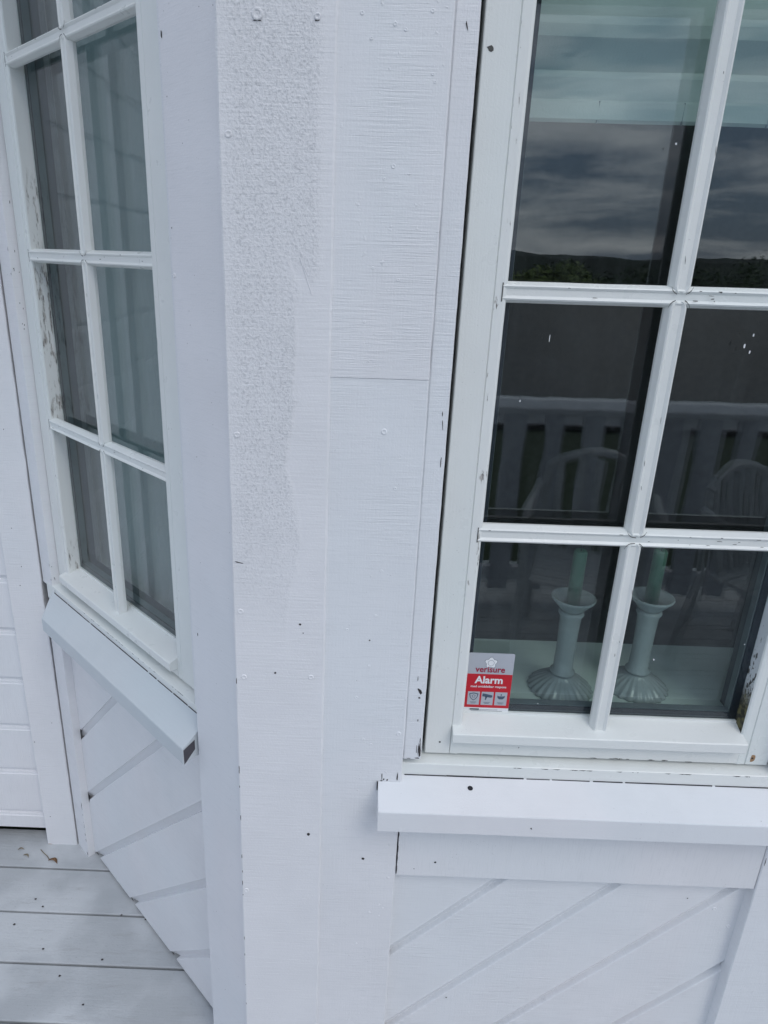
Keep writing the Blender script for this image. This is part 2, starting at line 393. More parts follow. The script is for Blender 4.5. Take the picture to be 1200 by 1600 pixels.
# inner lath beside the window
bm = bmesh.new()
board(bm, .0990, .1292, .0065, .040, .8095, 2.33, wob=.0005, c=.0022, seed=5.)
for x, z, a, b, an in ((.118, .945, .0024, .0075, .5), (.1185, .932, .0018, .0018, 0), (.114, .968, .0005, .004, 0), (.126, .828, .0016, .013, 0), (.1235, .832, .0007, .011, 0), (.1205, .828, .0006, .009, 0), (.1255, .848, .0006, .007, 0),
                       (.122, .812, .004, .0009, 0), (.108, .811, .004, .0006, 0), (.119, .888, .0006, .003, 0), (.1205, 1.40, .0005, .004, 0), (.122, 1.385, .0005, .006, .1), (.1235, 1.33, .0006, .010, 0), (.114, 1.86, .0007, .005, .3)):
    blotch(bm, x, z, a, b, .0060, 1, 9, an, .4)
hp('trim_lath', bm, ['board2', 'dark'], FR, label='narrow lath beside the window, chipped at its foot')
bm = bmesh.new(); board(bm, .7375, 2*RC-.0990, .0065, .040, .8095, 2.33, wob=.0005, seed=6.)
blotch(bm, .7395, .816, .0018, .006, .006, 1)
hp('trim_lath', bm, ['board2', 'dark'], FR)
bm = bmesh.new(); board(bm, .0990, 2*RC-.0990, .004, .040, 2.332, TOP, 'x')
hp('head_board', bm, ['horiz'], FR)
# sill: sloping top with a square nose
def sill(frame, x0, x1, front, back_y, ztop_back, ztop_front, zbot, mitre=0.):
    bm = bmesh.new()
    P = [(back_y, ztop_back), (front+.001, ztop_front+.0006), (front, ztop_front-.0012), (front, zbot+.001), (front+.001, zbot), (front+.008, zbot), (front+.008, zbot+.004), (back_y, zbot+.008)]
    n = 60; rings = []
    for i in range(n+1):
        x = x0+(x1-x0)*i/n; k_ = (1-i/n)
        rings.append([(x+mitre*k_*(front-y)/.056, y+noise.noise(Vector((x*9, y*30, 2.)))*.0004, z+noise.noise(Vector((x*7, z*20, 5.)))*.0005) for y, z in P])
    extrude(bm, rings, 0)
    return bm
bm = sill(FR, .0585, 2*RC-.0585, -.050, .030, .7745, .7465, .7060)
q = lambda y: .7465+(.7745-.7465)*(y+.050)/.080
f = None
pts = []
for i in range(14):
    a = 2*math.pi*i/14; yy = -.005+.0040*math.sin(a); pts.append(bm.verts.new((.215+.0046*math.cos(a), yy, q(yy)+.0006)))
f = bm.faces.new(pts); f.material_index = 1
xx = .104
while xx < 2*RC-.10:
    ln = random.uniform(.02, .09); hh = random.uniform(.0006, .0016)
    box(bm, xx, xx+ln, .0140, .0147, .7690, .7697+hh, 1); xx += ln+random.uniform(.0, .006)
blotch(bm, .3125, .7245, .0012, .002, -.0506, 1, 8, .5)
box(bm, .0566, .0580, -.004, .0002, .7500, .7660, 1)
hp('window_sill', bm, ['sill', 'void'], FR, label='sloping sill under the front window with a small drilled hole')
# apron below the sill
bm = bmesh.new(); board(bm, .1012, .7460, .0035, .028, .553, .708, 'x', wob=.0003, c=.001, seed=7.)
for x, z, r in ((.169, .587, .0026), (.132, .570, .0012)): hole(bm, x, z, .0035, r, 1)
for z, h in ((.690, .006), (.668, .007), (.648, .005), (.616, .008), (.593, .010), (.566, .011)): blotch(bm, .1006, z, .0009, h, .0026, 1, 8, 0, .2)
hp('apron_board', bm, ['horiz', 'void'], FR)
bm = bmesh.new(); board(bm, .7470, 2*RC+.0345, .0005, .030, HZ+.01, .799, wob=.0005, seed=8.)
blotch(bm, .7495, .62, .0007, .008, .0001, 1)
hp('casing_board', bm, ['board2', 'dark'], FR, label='wide casing board right of the diagonal siding')

# diagonal tongue-and-groove panels: a profile swept along 45 degrees, clipped to the panel
def diag_panel(frame, x0, x1, z0, z1, cs, y, flip=1, pitch=.2145):
    bm = bmesh.new()
    prof = []
    for c in sorted(cs):
        prof += [(c-.0165, .0), (c-.0148, .0016), (c-.0136, .0125), (c-.007, .0105), (c+.0115, .0030), (c+.0128, .0028), (c+.0142, -.0005), (c+.0175, .0)]
    lo, hi = z0-x1-.01, z1-x0+.01
    prof = [(lo, 0.)]+[p for p in prof if lo < p[0] < hi]+[(hi, 0.)]
    for (c0, y0), (c1, y1) in zip(prof, prof[1:]):
        poly = [(x0, z0), (x1, z0), (x1, z1), (x0, z1)]
        def clip(poly, fn):
            r = []
            for a, b in zip(poly, poly[1:]+poly[:1]):
                fa, fb = fn(a), fn(b)
                if fa >= 0: r.append(a)
                if (fa >= 0) != (fb >= 0):
                    t = fa/(fa-fb); r.append((a[0]+(b[0]-a[0])*t, a[1]+(b[1]-a[1])*t))
            return r
        poly = clip(poly, lambda p: (p[1]-p[0])-c0)
        if len(poly) > 2: poly = clip(poly, lambda p: c1-(p[1]-p[0]))
        if len(poly) < 3: continue
        vs = [bm.verts.new((px, y+y0+(y1-y0)*((pz-px)-c0)/(c1-c0), pz)) for px, pz in poly]
        bm.faces.new(vs)
    bmesh.ops.remove_doubles(bm, verts=bm.verts[:], dist=1e-5)
    box(bm, x0, x1, y+.012, y+.022, z0+.004, z1)
    return bm
bm = diag_panel(FR, .094, .762, HZ+.012, .566, [.452, .2375, .024, -.190, -.4115, -.62], .0225)
for x, z, r in ((.22, .215, .0018), (.645, .504, .0016)): hole(bm, x, z, .0222, r, 1)
for x, z in ((.750, .437), (.70, .48)): nail(bm, min(x, .735), z, .0225, .0035)
hp('diagonal_siding', bm, ['panel', 'dark'], FR, label='diagonal siding panel under the front window')

# --- side facet boards
bm = bmesh.new(); board(bm, -.105, .024, -.0235, .030, HZ-.01, TOP, wob=.0005, c=.0012, seed=11.)
for u, z, a, b in ((.10, 1.864, .0016, .0045), (.093, 1.794, .0008, .001), (.144, 1.634, .001, .001), (.086, .991, .0013, .003)): blotch(bm, -min(u, .099), z, a, b, -.0240, 1)
nail(bm, -.099, 1.571, -.0235, .003)
for k in range(30): blotch(bm, -random.uniform(-.02, .09), random.uniform(0, 1.9), .0005, random.uniform(.0004, .001), -.0239, 1, 6)
hp('casing_board', bm, ['side', 'dark'], FL, label='plain casing board on the side facet, facing left')
for s, xs in (('a', (-.150, -.1055)), ('b', (-.872, -.812))):
    bm = bmesh.new()
    z0 = .7945
    board(bm, xs[0], xs[1], 0.0005, .030, z0, 2.33, wob=.0006, c=.0012, seed=12.)
    if s == 'b':
        for z in (1.60, 1.55, .86, .82): blotch(bm, xs[1]-.001, z, .0008, random.uniform(.002, .006), 0, 1)
        # flaking along the inner edge face
        for k in range(16):
            z = random.choice([random.uniform(.79, .86), random.uniform(1.4, 1.7)]); y = random.uniform(.002, .02); hgt = random.uniform(.001, .007)
            v = [bm.verts.new(p) for p in ((xs[1]+.0004, y, z), (xs[1]+.0004, y+.0010, z), (xs[1]+.0004, y+.0013, z+hgt), (xs[1]+.0004, y+.0002, z+hgt))]
            bm.faces.new(v).material_index = 1
    hp('trim_lath', bm, ['board2', 'dark'], FL, label='narrow lath left of the side window' if s == 'b' else 'narrow lath right of the side window')
bm = bmesh.new(); board(bm, -.872, -.803, .0005, .022, HZ-.012, .716, wob=.0010, c=.0012, seed=13.)
for k in range(12): blotch(bm, -.8045+random.uniform(-.003, 0), random.uniform(-.08, .12), .0012, random.uniform(.001, .007), 0, 1, 7, random.uniform(-.5, .5))
hp('trim_lath', bm, ['board2', 'dark'], FL, label='narrow lath left of the side panel, ragged at its foot')
bm = bmesh.new(); board(bm, -.867, -.10, .004, .03, 2.332, TOP, 'x'); hp('head_board', bm, ['horiz'], FL)
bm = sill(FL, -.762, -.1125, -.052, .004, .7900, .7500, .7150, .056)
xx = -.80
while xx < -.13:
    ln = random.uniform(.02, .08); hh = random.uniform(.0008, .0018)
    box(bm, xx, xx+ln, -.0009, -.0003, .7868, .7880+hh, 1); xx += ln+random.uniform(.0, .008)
# dark face painted for the shaded hollow at the open end of the sill flashing
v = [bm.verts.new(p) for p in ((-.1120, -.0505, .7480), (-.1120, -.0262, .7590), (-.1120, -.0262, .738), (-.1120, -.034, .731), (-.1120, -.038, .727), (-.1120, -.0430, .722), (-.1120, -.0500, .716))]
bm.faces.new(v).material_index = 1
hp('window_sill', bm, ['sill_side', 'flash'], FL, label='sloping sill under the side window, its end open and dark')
bm = diag_panel(FL, -.845, -.10, HZ+.003, .74, [1.145, .933, .708, .497, .283, .07], .021)
for k, c in enumerate((.708, .497, .283, .933)):   # ragged feet where the boards meet the deck
    x = HZ-c; blotch(bm, x+.006, HZ+.012, .006, .004, .0205, 1, 9) if -.84 < x < -.2 else None
for (x, z) in ((-.803, .655), (-.803, .352), (-.803, .128)):      # gaps where the grooves run behind the lath
    v = [bm.verts.new(p) for p in ((x+.002, .0206, z+.012), (x+.016, .0206, z+.014), (x+.002, .0206, z-.022))]; bm.faces.new(v).material_index = 2
hp('diagonal_siding', bm, ['panel', 'crack', 'void'], FL, label='diagonal siding panel under the side window')
# far side facet (mirror, out of frame)
bm = bmesh.new(); board(bm, -.024, .105, -.0235, .030, HZ, TOP, seed=15.); hp('casing_board', bm, ['side'], FR2)
bm = bmesh.new(); board(bm, .812, .867, 0.0005, .030, HZ, TOP, seed=15.); hp('trim_lath', bm, ['board2'], FR2)
bm = sill(FR2, .1125, .874, -.052, .020, .7830, .7500, .7150); hp('window_sill', bm, ['sill'], FR2)
bm = diag_panel(FR2, .10, .845, HZ+.003, .74, [.6, .385, .17, -.045, -.26, -.475, -.69, -.9], .021); hp('diagonal_siding', bm, ['panel'], FR2)

# --- windows -----------------------------------------------------------------
def muntin_profile(w, t):
    h = w/2
    return [(-h, 0), (-h, -t*.34), (-h*.70, -t*.92), (-h*.56, -t), (-h*.40, -t*.90), (-h*.30, -t*.82), (h*.30, -t*.82), (h*.40, -t*.90), (h*.56, -t), (h*.70, -t*.92), (h, -t*.34), (h, 0)]
def make_window(frame, x0, x1, gx0, gx1, ys, yg, zb, zt, gzb, rows, mull, label, flaky=None, moss=False):
    """x0..x1 sash outside, gx0..gx1 clear glass, ys face of the sash, yg glass, rows = (zlow, zhigh) of the cross bars"""
    zs = zb-.004
    bm = bmesh.new()          # fixed frame round the sash
    box(bm, x0-.009, x0-.004, ys+.012, .14, zs-.02, zt+.01); box(bm, x1+.004, x1+.009, ys+.012, .14, zs-.02, zt+.01)
    P = [(ys+.030, zs+.001), (ys+.022, zs-.001), (ys-.010, zs-.0025), (ys-.0188, zs-.0034), (ys-.0200, zs-.0046), (ys-.0200, zs-.050), (ys+.10, zs-.050), (ys+.10, zs+.001)]
    return_x0, return_x1 = (x0-.040, x1+.039)
    rings = []
    for i in range(41):
        x = return_x0+(return_x1-return_x0)*i/40
        rings.append([(x, y, z+noise.noise(Vector((x*11, z*30, 1.)))*.0004) for y, z in P])
    extrude(bm, rings, 0)
    for k in range(26):       # cracks in the paint along the upper arris of the frame sill
        x = random.uniform(x0+.25*(x1-x0), x1); wdt = random.uniform(.002, .016)
        v = [bm.verts.new(p) for p in ((x, ys-.0203, zs-.0052), (x+wdt, ys-.0203, zs-.0049), (x+wdt*.7, ys-.0203, zs-.0064))]
        bm.faces.new(v).material_index = 1
    box(bm, x0-.009, x1+.009, ys+.012, .14, zt, zt+.01)
    win = hp('window', bm, ['sash_h', 'crack'], frame, label=label)
    def sub(n, b, mats, **pr): return hp(n, b, mats, frame, win, **pr)
    # stiles
    for side in (0, 1):
        bm = bmesh.new()
        xo, xi = (x0, gx0) if side == 0 else (x1, gx1)
        sg = 1 if side == 0 else -1
        bead = .0165
        P = [(xo, ys+.045), (xo, ys+.0012), (xo+sg*.0012, ys), (xi-sg*(bead+.0022), ys), (xi-sg*(bead+.0012), ys+.0022), (xi-sg*bead, ys+.0004),
             (xi-sg*.005, ys-.0004), (xi-sg*.0012, ys+.0012), (xi, ys+.004)]
        fl = (flaky == side)
        rings = [[(x+(noise.noise(Vector((z*30, x, 3.)))*.0003), y, z) for x, y in P]+[(xi-sg*.001, yg+.002, z), (xi-sg*.001, ys+.045, z)] for z in [zb+(zt-zb)*i/60 for i in range(61)]]
        vs = [[bm.verts.new(p) for p in r] for r in rings]; n = len(vs[0])
        for a, b in zip(vs, vs[1:]):
            for i in range(n):
                ff = bm.faces.new((a[i], a[(i+1) % n], b[(i+1) % n], b[i]))
                if i == 8: ff.material_index = 1 if fl else (2 if (moss and side == 1) else 0)
                if i in (5, 6, 7) and (moss and side == 0): ff.material_index = 3
        for r in (vs[0], vs[-1]): bm.faces.new(r)
        if moss and side == 0: hole(bm, .163, .824, ys, .0022, 4); blotch(bm, x0+.010, 1.845, .004, .003, ys-.0003, 5)
        if moss and side == 1: blotch(bm, .7005, .8150, .0045, .0075, ys-.0003, 6); hole(bm, .7005, .8145, ys-.0003, .0022, 4)
        if not moss and side == 0:
            pass
        sub('sash_stile', bm, ['sash', 'peel', 'moss', 'peel2', 'dark', 'crack', 'rust'])
    # rails
    xa, xb = gx0-.0175, gx1+.0035 if not moss else gx1+.0030
    bm = bmesh.new()
    P = [(yg+.004, gzb+.001), (yg-.003, gzb+.001), (yg-.0035, gzb-.0025), (yg-.006, gzb-.003), (ys-.0165, gzb-.0150), (ys-.0180, gzb-.0168), (ys-.0180, gzb-.0325), (ys-.0168, gzb-.0340), (ys-.001, gzb-.0345), (ys-.0005, zb+.0012), (ys+.001, zb), (yg+.004, zb)]
    rings = [[(x, y, z+noise.noise(Vector((x*13, z*9, 7.)))*.0004) for y, z in P] for x in [xa+.0003+(xb-xa-.0006)*i/40 for i in range(41)]]
    extrude(bm, rings, 0)
    for k in range(12): blotch(bm, random.uniform(xa+.2, xb-.03), zb+.001+random.uniform(0, .002), random.uniform(.002, .007), .0006, ys-.0012, 1)
    blotch(bm, gx0+.1, zb+.018, .0008, .0012, ys-.0012, 1)
    sub('bottom_rail', bm, ['sash_h', 'crack'])
    bm = bmesh.new(); board(bm, gx0-.018, gx1+.018, ys+.001, ys+.045, zt-.065, zt-.0005, 'x'); sub('top_rail', bm, ['sash_h'])
    # cross bars, running through
    t = .0165
    for (za, zc) in rows:
        bm = bmesh.new(); zm = (za+zc)/2
        P = muntin_profile(zc-za, t)
        xs0, xs1 = gx0-.0065, gx1+(.0045)
        rings = [[(x, ys-.0012+t+d, zm+a+noise.noise(Vector((x*17, a*99, zm)))*.0003) for a, d in P] for x in [xs0+(xs1-xs0)*i/50 for i in range(51)]]
        extrude(bm, rings, 0)
        v = [bm.verts.new(p) for p in ((xs0-.0012, ys-.0008, zm-.0125), (xs0+.0004, ys-.0008, zm-.012), (xs0+.0004, ys-.0008, zm+.012), (xs0-.0012, ys-.0008, zm+.0125))]
        bm.faces.new(v).material_index = 1
        for k in range(16 if moss else 5):
            blotch(bm, random.uniform(mull+.02, xs1) if k > 3 else random.uniform(xs0, xs1), zm+random.choice([.0085, .0075, -.001, .003, -.004])*1., random.uniform(.0008, .004), random.uniform(.0003, .0007), ys-.0016, 1, 8)
        sub('muntin', bm, ['sash_h', 'crack'])
    # upright bars between the cross bars, ends coped over them
    segs = [gzb-.012]+[v_ for r in rows for v_ in r]+[zt-.065]
    mw = .0305
    for i in range(0, len(segs), 2):
        za, zc = segs[i], segs[i+1]
        bm = bmesh.new(); P = muntin_profile(mw, t)
        def ring(z, s, d, yoff=0.): return [(mull+a*s, ys-.0022+t+min(dd+d, 0) + yoff, z) for a, dd in P]
        e0 = .0085 if i else 0.
        rings = []
        if i: rings += [ring(za-.0085, .42, .0), ring(za-.0070, .62, 0), ring(za-.0040, .86, 0), ring(za-.0002, .99, 0)]
        else: rings += [ring(za, .94, .001), ring(za+.002, 1., 0)]
        n = 14
        for k in range(n+1):
            z = za+.003+(zc-za-.006)*k/n
            rings.append(ring(z, 1+noise.noise(Vector((z*19, mull, 5.)))*.012, 0))
        if i+2 < len(segs): rings += [ring(zc+.0002, .99, 0), ring(zc+.0040, .86, 0), ring(zc+.0070, .62, 0), ring(zc+.0085, .42, 0)]
        else: rings += [ring(zc, 1., 0)]
        extrude(bm, rings, 0)
        # dirt line round the coped ends
        def arc(zb_, sgn):
            pts = [(-.96, 0.), (-.84, .0045), (-.62, .0078), (-.40, .0096), (0, .0101), (.40, .0096), (.62, .0078), (.84, .0045), (.96, 0)]
            for (a0, h0), (a1, h1) in zip(pts, pts[1:]):
                if abs(a0+a1)*.5 < .3 and random.random() < .5: continue
                y_ = ys-.0018; wd = random.uniform(.0006, .0013)
                v = [bm.verts.new((mull+a0*mw/2, y_, zb_+sgn*(h0-.0004))), bm.verts.new((mull+a1*mw/2, y_, zb_+sgn*(h1-.0004))), bm.verts.new((mull+a1*mw/2, y_, zb_+sgn*(h1+wd))), bm.verts.new((mull+a0*mw/2, y_, zb_+sgn*(h0+wd)))]
                bm.faces.new(v).material_index = 1
        if i: arc(za, -1)
        if i+2 < len(segs): arc(zc, 1)
        for k in range(3): blotch(bm, mull+random.uniform(-.008, .010), random.uniform(za+.02, zc-.02), .0004, random.uniform(.001, .006), ys-.0026, 1, 6, .1)
        sub('muntin', bm, ['sash', 'crack'])
    # panes: outer and inner sheet with black seal and spacer between them
    bm = bmesh.new(); v = [bm.verts.new(p) for p in ((gx0-.003, yg, gzb-.003), (gx1+.003, yg, gzb-.003), (gx1+.003, yg, zt-.06), (gx0-.003, yg, zt-.06))]; bm.faces.new(v)
    sub('pane', bm, ['glass'])
    bm = bmesh.new(); v = [bm.verts.new(p) for p in ((gx0, yg+.0195, gzb), (gx1, yg+.0195, gzb), (gx1, yg+.0195, zt-.06), (gx0, yg+.0195, zt-.06))]; bm.faces.new(v)
    sub('pane', bm, ['glass_in'])
    bm = bmesh.new(); s0 = .0135
    a0, a1, b0, b1 = gx0-.006, gx1+.006, gzb-.006, zt-.058
    for (p, q_, r, s) in ((a0, a1, b0, gzb+s0), (a0, a1, b1-s0, b1), (a0, gx0+s0*.8, gzb+s0, b1-s0), (gx1-s0*.8, a1, gzb+s0, b1-s0)): box(bm, p, q_, yg+.002, yg+.018, r, s)
    for (p, q_, r, s) in ((gx0+s0*.8, gx1-s0*.8, gzb+s0+.0003, gzb+s0+.0022), (gx1-s0*.8-.0025, gx1-s0*.8-.0003, gzb+s0+.002, b1-s0), (gx0+s0*.8+.0003, gx0+s0*.8+.0008, gzb+s0+.002, b1-s0)): box(bm, p, q_, yg+.004, yg+.018, r, s, 1)
    box(bm, gx0+.02, gx1-.02, yg+.0012, yg+.0018, gzb+.0050, gzb+.0056, 1)
    sub('glazing_seal', bm, ['seal', 'spacer'])
    bm = bmesh.new()
    e = .024
    for (p, q_, r, s) in ((gx0-.03, gx1+.03, gzb-.06, gzb-.004), (gx0-.03, gx0-.001, gzb-.003, zt), (gx1+.001, gx1+.03, gzb-.003, zt)): box(bm, p, q_, yg+.020, yg+.055, r, s)
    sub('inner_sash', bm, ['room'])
    return win
winF = make_window(FR, .1383, .7286, .1990, .6725, .035, .063, .8010, 2.325, .8700, [(1.1945, 1.2245), (1.5500, 1.5780), (1.9055, 1.9345)], .4320,
            'front window of the bay, seen face on, with paned sash', moss=True)
winS = make_window(FL, -.808, -.158, -.745, -.243, .020, .050, .8110, 2.325, .8640, [(1.2130, 1.2420), (1.5745, 1.6020), (1.9280, 1.9560)], -.4870,
            'side window of the bay, seen at a slant, with flaking stile', flaky=0)
bm = bmesh.new()      # simple third window
for (a, b, c, d) in ((.15, .21, .80, 2.33), (.755, .815, .80, 2.33), (.21, .755, .80, .86), (.21, .755, 2.27, 2.33), (.47, .50, .86, 2.27), (.21, .755, 1.2, 1.23), (.21, .755, 1.55, 1.58), (.21, .755, 1.92, 1.95)): board(bm, a, b, .02 if d-c > .5 and b-a > .04 or b-a > .3 and d-c > .04 else .018, .045, c, d, 'z')
w3 = hp('window', bm, ['sash'], FR2, label='third window of the bay, on its far side')
bm = bmesh.new(); v = [bm.verts.new(p) for p in ((.2, .048, .85), (.76, .048, .85), (.76, .048, 2.3), (.2, .048, 2.3))]; bm.faces.new(v); hp('pane', bm, ['glass'], FR2, w3)

# specks on the front glass
bm = bmesh.new()
for x, z, a, b in ((.2710, 1.5020, .0006, .0055), (.2395, 1.4120, .0009, .0018), (.5560, 1.515, .0012, .0020), (.5470, 1.500, .0012, .0028), (.556, 1.492, .0012, .002), (.617, 1.529, .0016, .0035),
                   (.512, .985, .0012, .0016), (.402, 1.752, .0016, .0016), (.655, 1.02, .001, .001), (.33, .89, .001, .001)):
    blotch(bm, x, z, a, b, .0624, 0, 8)
hp('dried_drips', bm, ['white'], FR, winF, kind='stuff')

# --- main house wall: horizontal siding and its corner board
def siding(x0, x1):
    bm = bmesh.new(); prof = [(-.045, 0.)]
    z = -.045+.0
    levels = [.010+.1555*k for k in range(0, 21)]
    for lv in levels:
        prof += [(lv-.012, .0), (lv-.0105, .0020), (lv-.0035, .0026), (lv-.002, .0080), (lv+.0075, .0066), (lv+.0100, .0010), (lv+.012, 0)]
    prof.append((3.2, 0.))
    for (za, ya), (zb_, yb) in zip(prof, prof[1:]):
        v = [bm.verts.new(p) for p in ((x0, ya, za), (x1, ya, za), (x1, yb, zb_), (x0, yb, zb_))]; bm.faces.new(v)
    bmesh.ops.remove_doubles(bm, verts=bm.verts[:], dist=1e-5)
    box(bm, x0, x1, .010, .025, -.0449, 3.2)
    return bm
hp('siding', siding(-5, -.880), ['siding'], FM, label='horizontal siding of the main wall left of the bay')
hp('siding', siding(2*RC+.880, 5), ['siding'], FM)
bm = bmesh.new(); board(bm, -.888, -.7990, -.022, .02, HZ-.012, 3.2, wob=.0009, c=.002, seed=20.)
for k in range(8): blotch(bm, random.uniform(-.88, -.82), random.uniform(-.06, 1.5), .0010, .0014, -.0226, 1)
blotch(bm, -.879, -.088, .008, .004, -.0225, 2)
hp('corner_board', bm, ['board2', 'dark', 'rust'], FM, label='upright board in the inner corner beside the side window')
bm = bmesh.new(); board(bm, 2*RC+.8185, 2*RC+.888, -.022, .02, HZ, 3.2, seed=21.); hp('corner_board', bm, ['board2'], FM)
# bay roof, ceiling, room
bm = bmesh.new()
pl = [(-.25, .88), (2*RC+.25, .88), (2*RC+1.02, 1.64), (-1.02, 1.64)]
extrude(bm, [[(x, y, TOP+.002) for x, y in pl], [(x, y, TOP+.09) for x, y in pl]])
hp('roof', bm, ['board2'], (Vector((0, 0, 0)), 0))
bm = bmesh.new()
box(bm, -3.2, 4.2, 4.6, 4.7, -.12, 2.7); box(bm, -3.3, -3.2, 1.8, 4.7, -.12, 2.7); box(bm, 4.2, 4.3, 1.8, 4.7, -.12, 2.7)
pl2 = [(-.135, 1.13), (2*RC+.135, 1.13), (2*RC+.76, 1.82), (-.76, 1.82)]
extrude(bm, [[(x, y, -.12) for x, y in pl2], [(x, y, -.10) for x, y in pl2]]); box(bm, -3.2, 4.2, 1.825, 4.6, -.12, -.10); box(bm, -3.2, 4.2, 1.825, 4.6, 2.6, 2.7)
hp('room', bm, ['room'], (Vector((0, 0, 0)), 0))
bm = bmesh.new(); board(bm, .02, 2*RC-.02, 1.035, 1.262, .848, .8695, 'x', c=.0015); hp('inner_sill', bm, ['insill'], (Vector((0, 0, 0)), 0), label='pale inner sill behind the front window')

# ------------------------------------------------------------------ deck and ground
bm = bmesh.new()
pit = .1425; seams = [1.654-pit*k for k in range(0, 25)]
for k in range(24):
    y1 = seams[k]-.0028; y0 = seams[k+1]+.0028
    board(bm, -6, 7, y0, y1, -.115, -.085+random.uniform(-.0006, .0006), 'x', c=.0025)
for x, y in ((-.862, 1.329), (-.757, 1.264), (-.596, 1.242), (-.686, 1.196), (-.589, 1.369), (-.52, 1.359), (-.602, 1.129), (-.84, 1.408), (-.81, 1.385)):
    pts = []
    for i in range(9):
        a = 2*math.pi*i/9; r = random.uniform(.0018, .0034); pts.append(bm.verts.new((x+r*1.2*math.cos(a), y+r*math.sin(a), -.0838)))
    bm.faces.new(pts).material_index = 1
fin_obj('deck', bm, ['deck', 'dark'], kind='structure')
bm = bmesh.new(); box(bm, -6, 7, -1.74, 1.6, -.30, -.20); fin_obj('ground_under_deck', bm, 'void', kind='structure')
bm = bmesh.new(); n = 60
def gz(x, y):
    t = max(0., min(1., (-y-2.)/30.)); return -.7-3.6*t*t*(3-2*t)+noise.noise(Vector((x*.08, y*.08, 0)))*.4*t
vv = [[None]*(n+1) for _ in range(n+1)]
for i in range(n+1):
    for j in range(n+1):
        x = (i/n*2-1); y = (j/n*2-1); x = 1400*x*abs(x)**1.6; y = 1400*y*abs(y)**1.6
        vv[i][j] = bm.verts.new((x, y, gz(x, y)))
for i in range(n):
    for j in range(n): bm.faces.new((vv[i][j], vv[i+1][j], vv[i+1][j+1], vv[i][j+1]))
fin_obj('ground', bm, 'grass', smooth=True, kind='structure')
# far wooded ridge
bm = bmesh.new(); rows_ = []
for j, (yy, hh) in enumerate(((-150, -5), (-175, 3.4), (-230, 5.2), (-320, 4))):
    rows_.append([bm.verts.new((-400+8*i, yy, (hh+3.0*noise.noise(Vector((i*.09, j, 0)))+(2.2*noise.noise(Vector((i*.9, j*3., 2))) if j else 0)) if j else -6)) for i in range(101)])
for a, b in zip(rows_, rows_[1:]):
    for i in range(100): bm.faces.new((a[i], a[i+1], b[i+1], b[i]))
fin_obj('hills', bm, 'forest', kind='structure')

# ------------------------------------------------------------------ railing behind the photographer (seen in the glass)
YR = -1.32
rl = empty('deck_railing', (0, YR, -.085), label='white deck railing with broad upright slats, reflected in the front window', category='railing')
bm = bmesh.new(); board(bm, -5, 6.5, -.075, .075, 1.005, 1.075, 'x', c=.032); fin_obj('top_rail', bm, 'railpaint', rl)
bm = bmesh.new(); board(bm, -5, 6.5, -.02, .02, .95, 1.0, 'x'); fin_obj('cross_rail', bm, 'railpaint', rl)
bm = bmesh.new(); board(bm, -5, 6.5, -.02, .02, .10, .19, 'x'); fin_obj('cross_rail', bm, 'railpaint', rl)
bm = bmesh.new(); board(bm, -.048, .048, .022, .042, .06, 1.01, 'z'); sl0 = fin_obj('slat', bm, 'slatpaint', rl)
sl0.location.x = -1.5
for k in range(1, 34):
    o_ = sl0.copy(); SC.collection.objects.link(o_); o_.parent = rl; o_.location.x = -1.5+.19*k
for k, x in enumerate((-3, -.62, 1.62, 4.1)):
    bm = bmesh.new(); board(bm, x-.05, x+.05, -.12, -.022, -.5, 1.03, 'z'); fin_obj('post', bm, 'railpaint', rl)

def tube(bm, pts, r, n=10, mat=0):
    rings = []
    for i, p in enumerate(pts):
        p = Vector(p); a = Vector(pts[max(0, i-1)]); b = Vector(pts[min(len(pts)-1, i+1)]); d = (b-a).normalized()
        u_ = d.cross(Vector((0, 0, 1)) if abs(d.z) < .9 else Vector((1, 0, 0))).normalized(); v_ = d.cross(u_)
        rings.append([p+u_*r*math.cos(2*math.pi*k/n)+v_*r*math.sin(2*math.pi*k/n) for k in range(n)])
    extrude(bm, rings, mat)
def bez(a, b, c, n=8): return [Vector(a)*(1-t)**2+Vector(b)*2*t*(1-t)+Vector(c)*t*t for t in [i/n for i in range(n+1)]]
def chair(loc, rz, label):
    """white garden chair: slatted seat and fan back, bowed arms"""
    r = empty('garden_chair', loc, rz, label=label, category='chair', group='white garden chairs on the deck')
    bm = bmesh.new()
    for k in range(6): board(bm, -.21, .21, -.22+k*.075, -.155+k*.075, .425, .44, 'x', c=.004)
    fin_obj('seat', bm, 'plastic', r)
    bm = bmesh.new()
    for k in range(5):
        x = -.16+k*.08; tube(bm, [(x*.85, .22, .44), (x, .27, .65), (x*1.05, .31, .86)], .019, 8)
    tube(bm, bez((-.22, .30, .80), (0, .34, .98), (.22, .30, .80)), .021, 8)
    fin_obj('backrest', bm, 'plastic', r)
    for s in (-1, 1):
        bm = bmesh.new(); tube(bm, [(s*.25, .29, .72)]+bez((s*.26, .22, .70), (s*.29, -.1, .68), (s*.25, -.26, .64)), .021, 8); fin_obj('armrest', bm, 'plastic', r)
        bm = bmesh.new(); tube(bm, [(s*.25, -.25, .64), (s*.24, -.24, .42), (s*.25, -.27, 0)], .02, 8); fin_obj('leg', bm, 'plastic', r)
        bm = bmesh.new(); tube(bm, [(s*.22, .30, .80), (s*.23, .25, .42), (s*.25, .31, 0)], .02, 8); fin_obj('leg', bm, 'plastic', r)
    return r
chair((1.02, -.72, -.085), math.radians(200), 'white garden chair reflected in the left panes of the front window')
chair((1.85, -.62, -.085), math.radians(150), 'white garden chair reflected in the right panes of the front window')

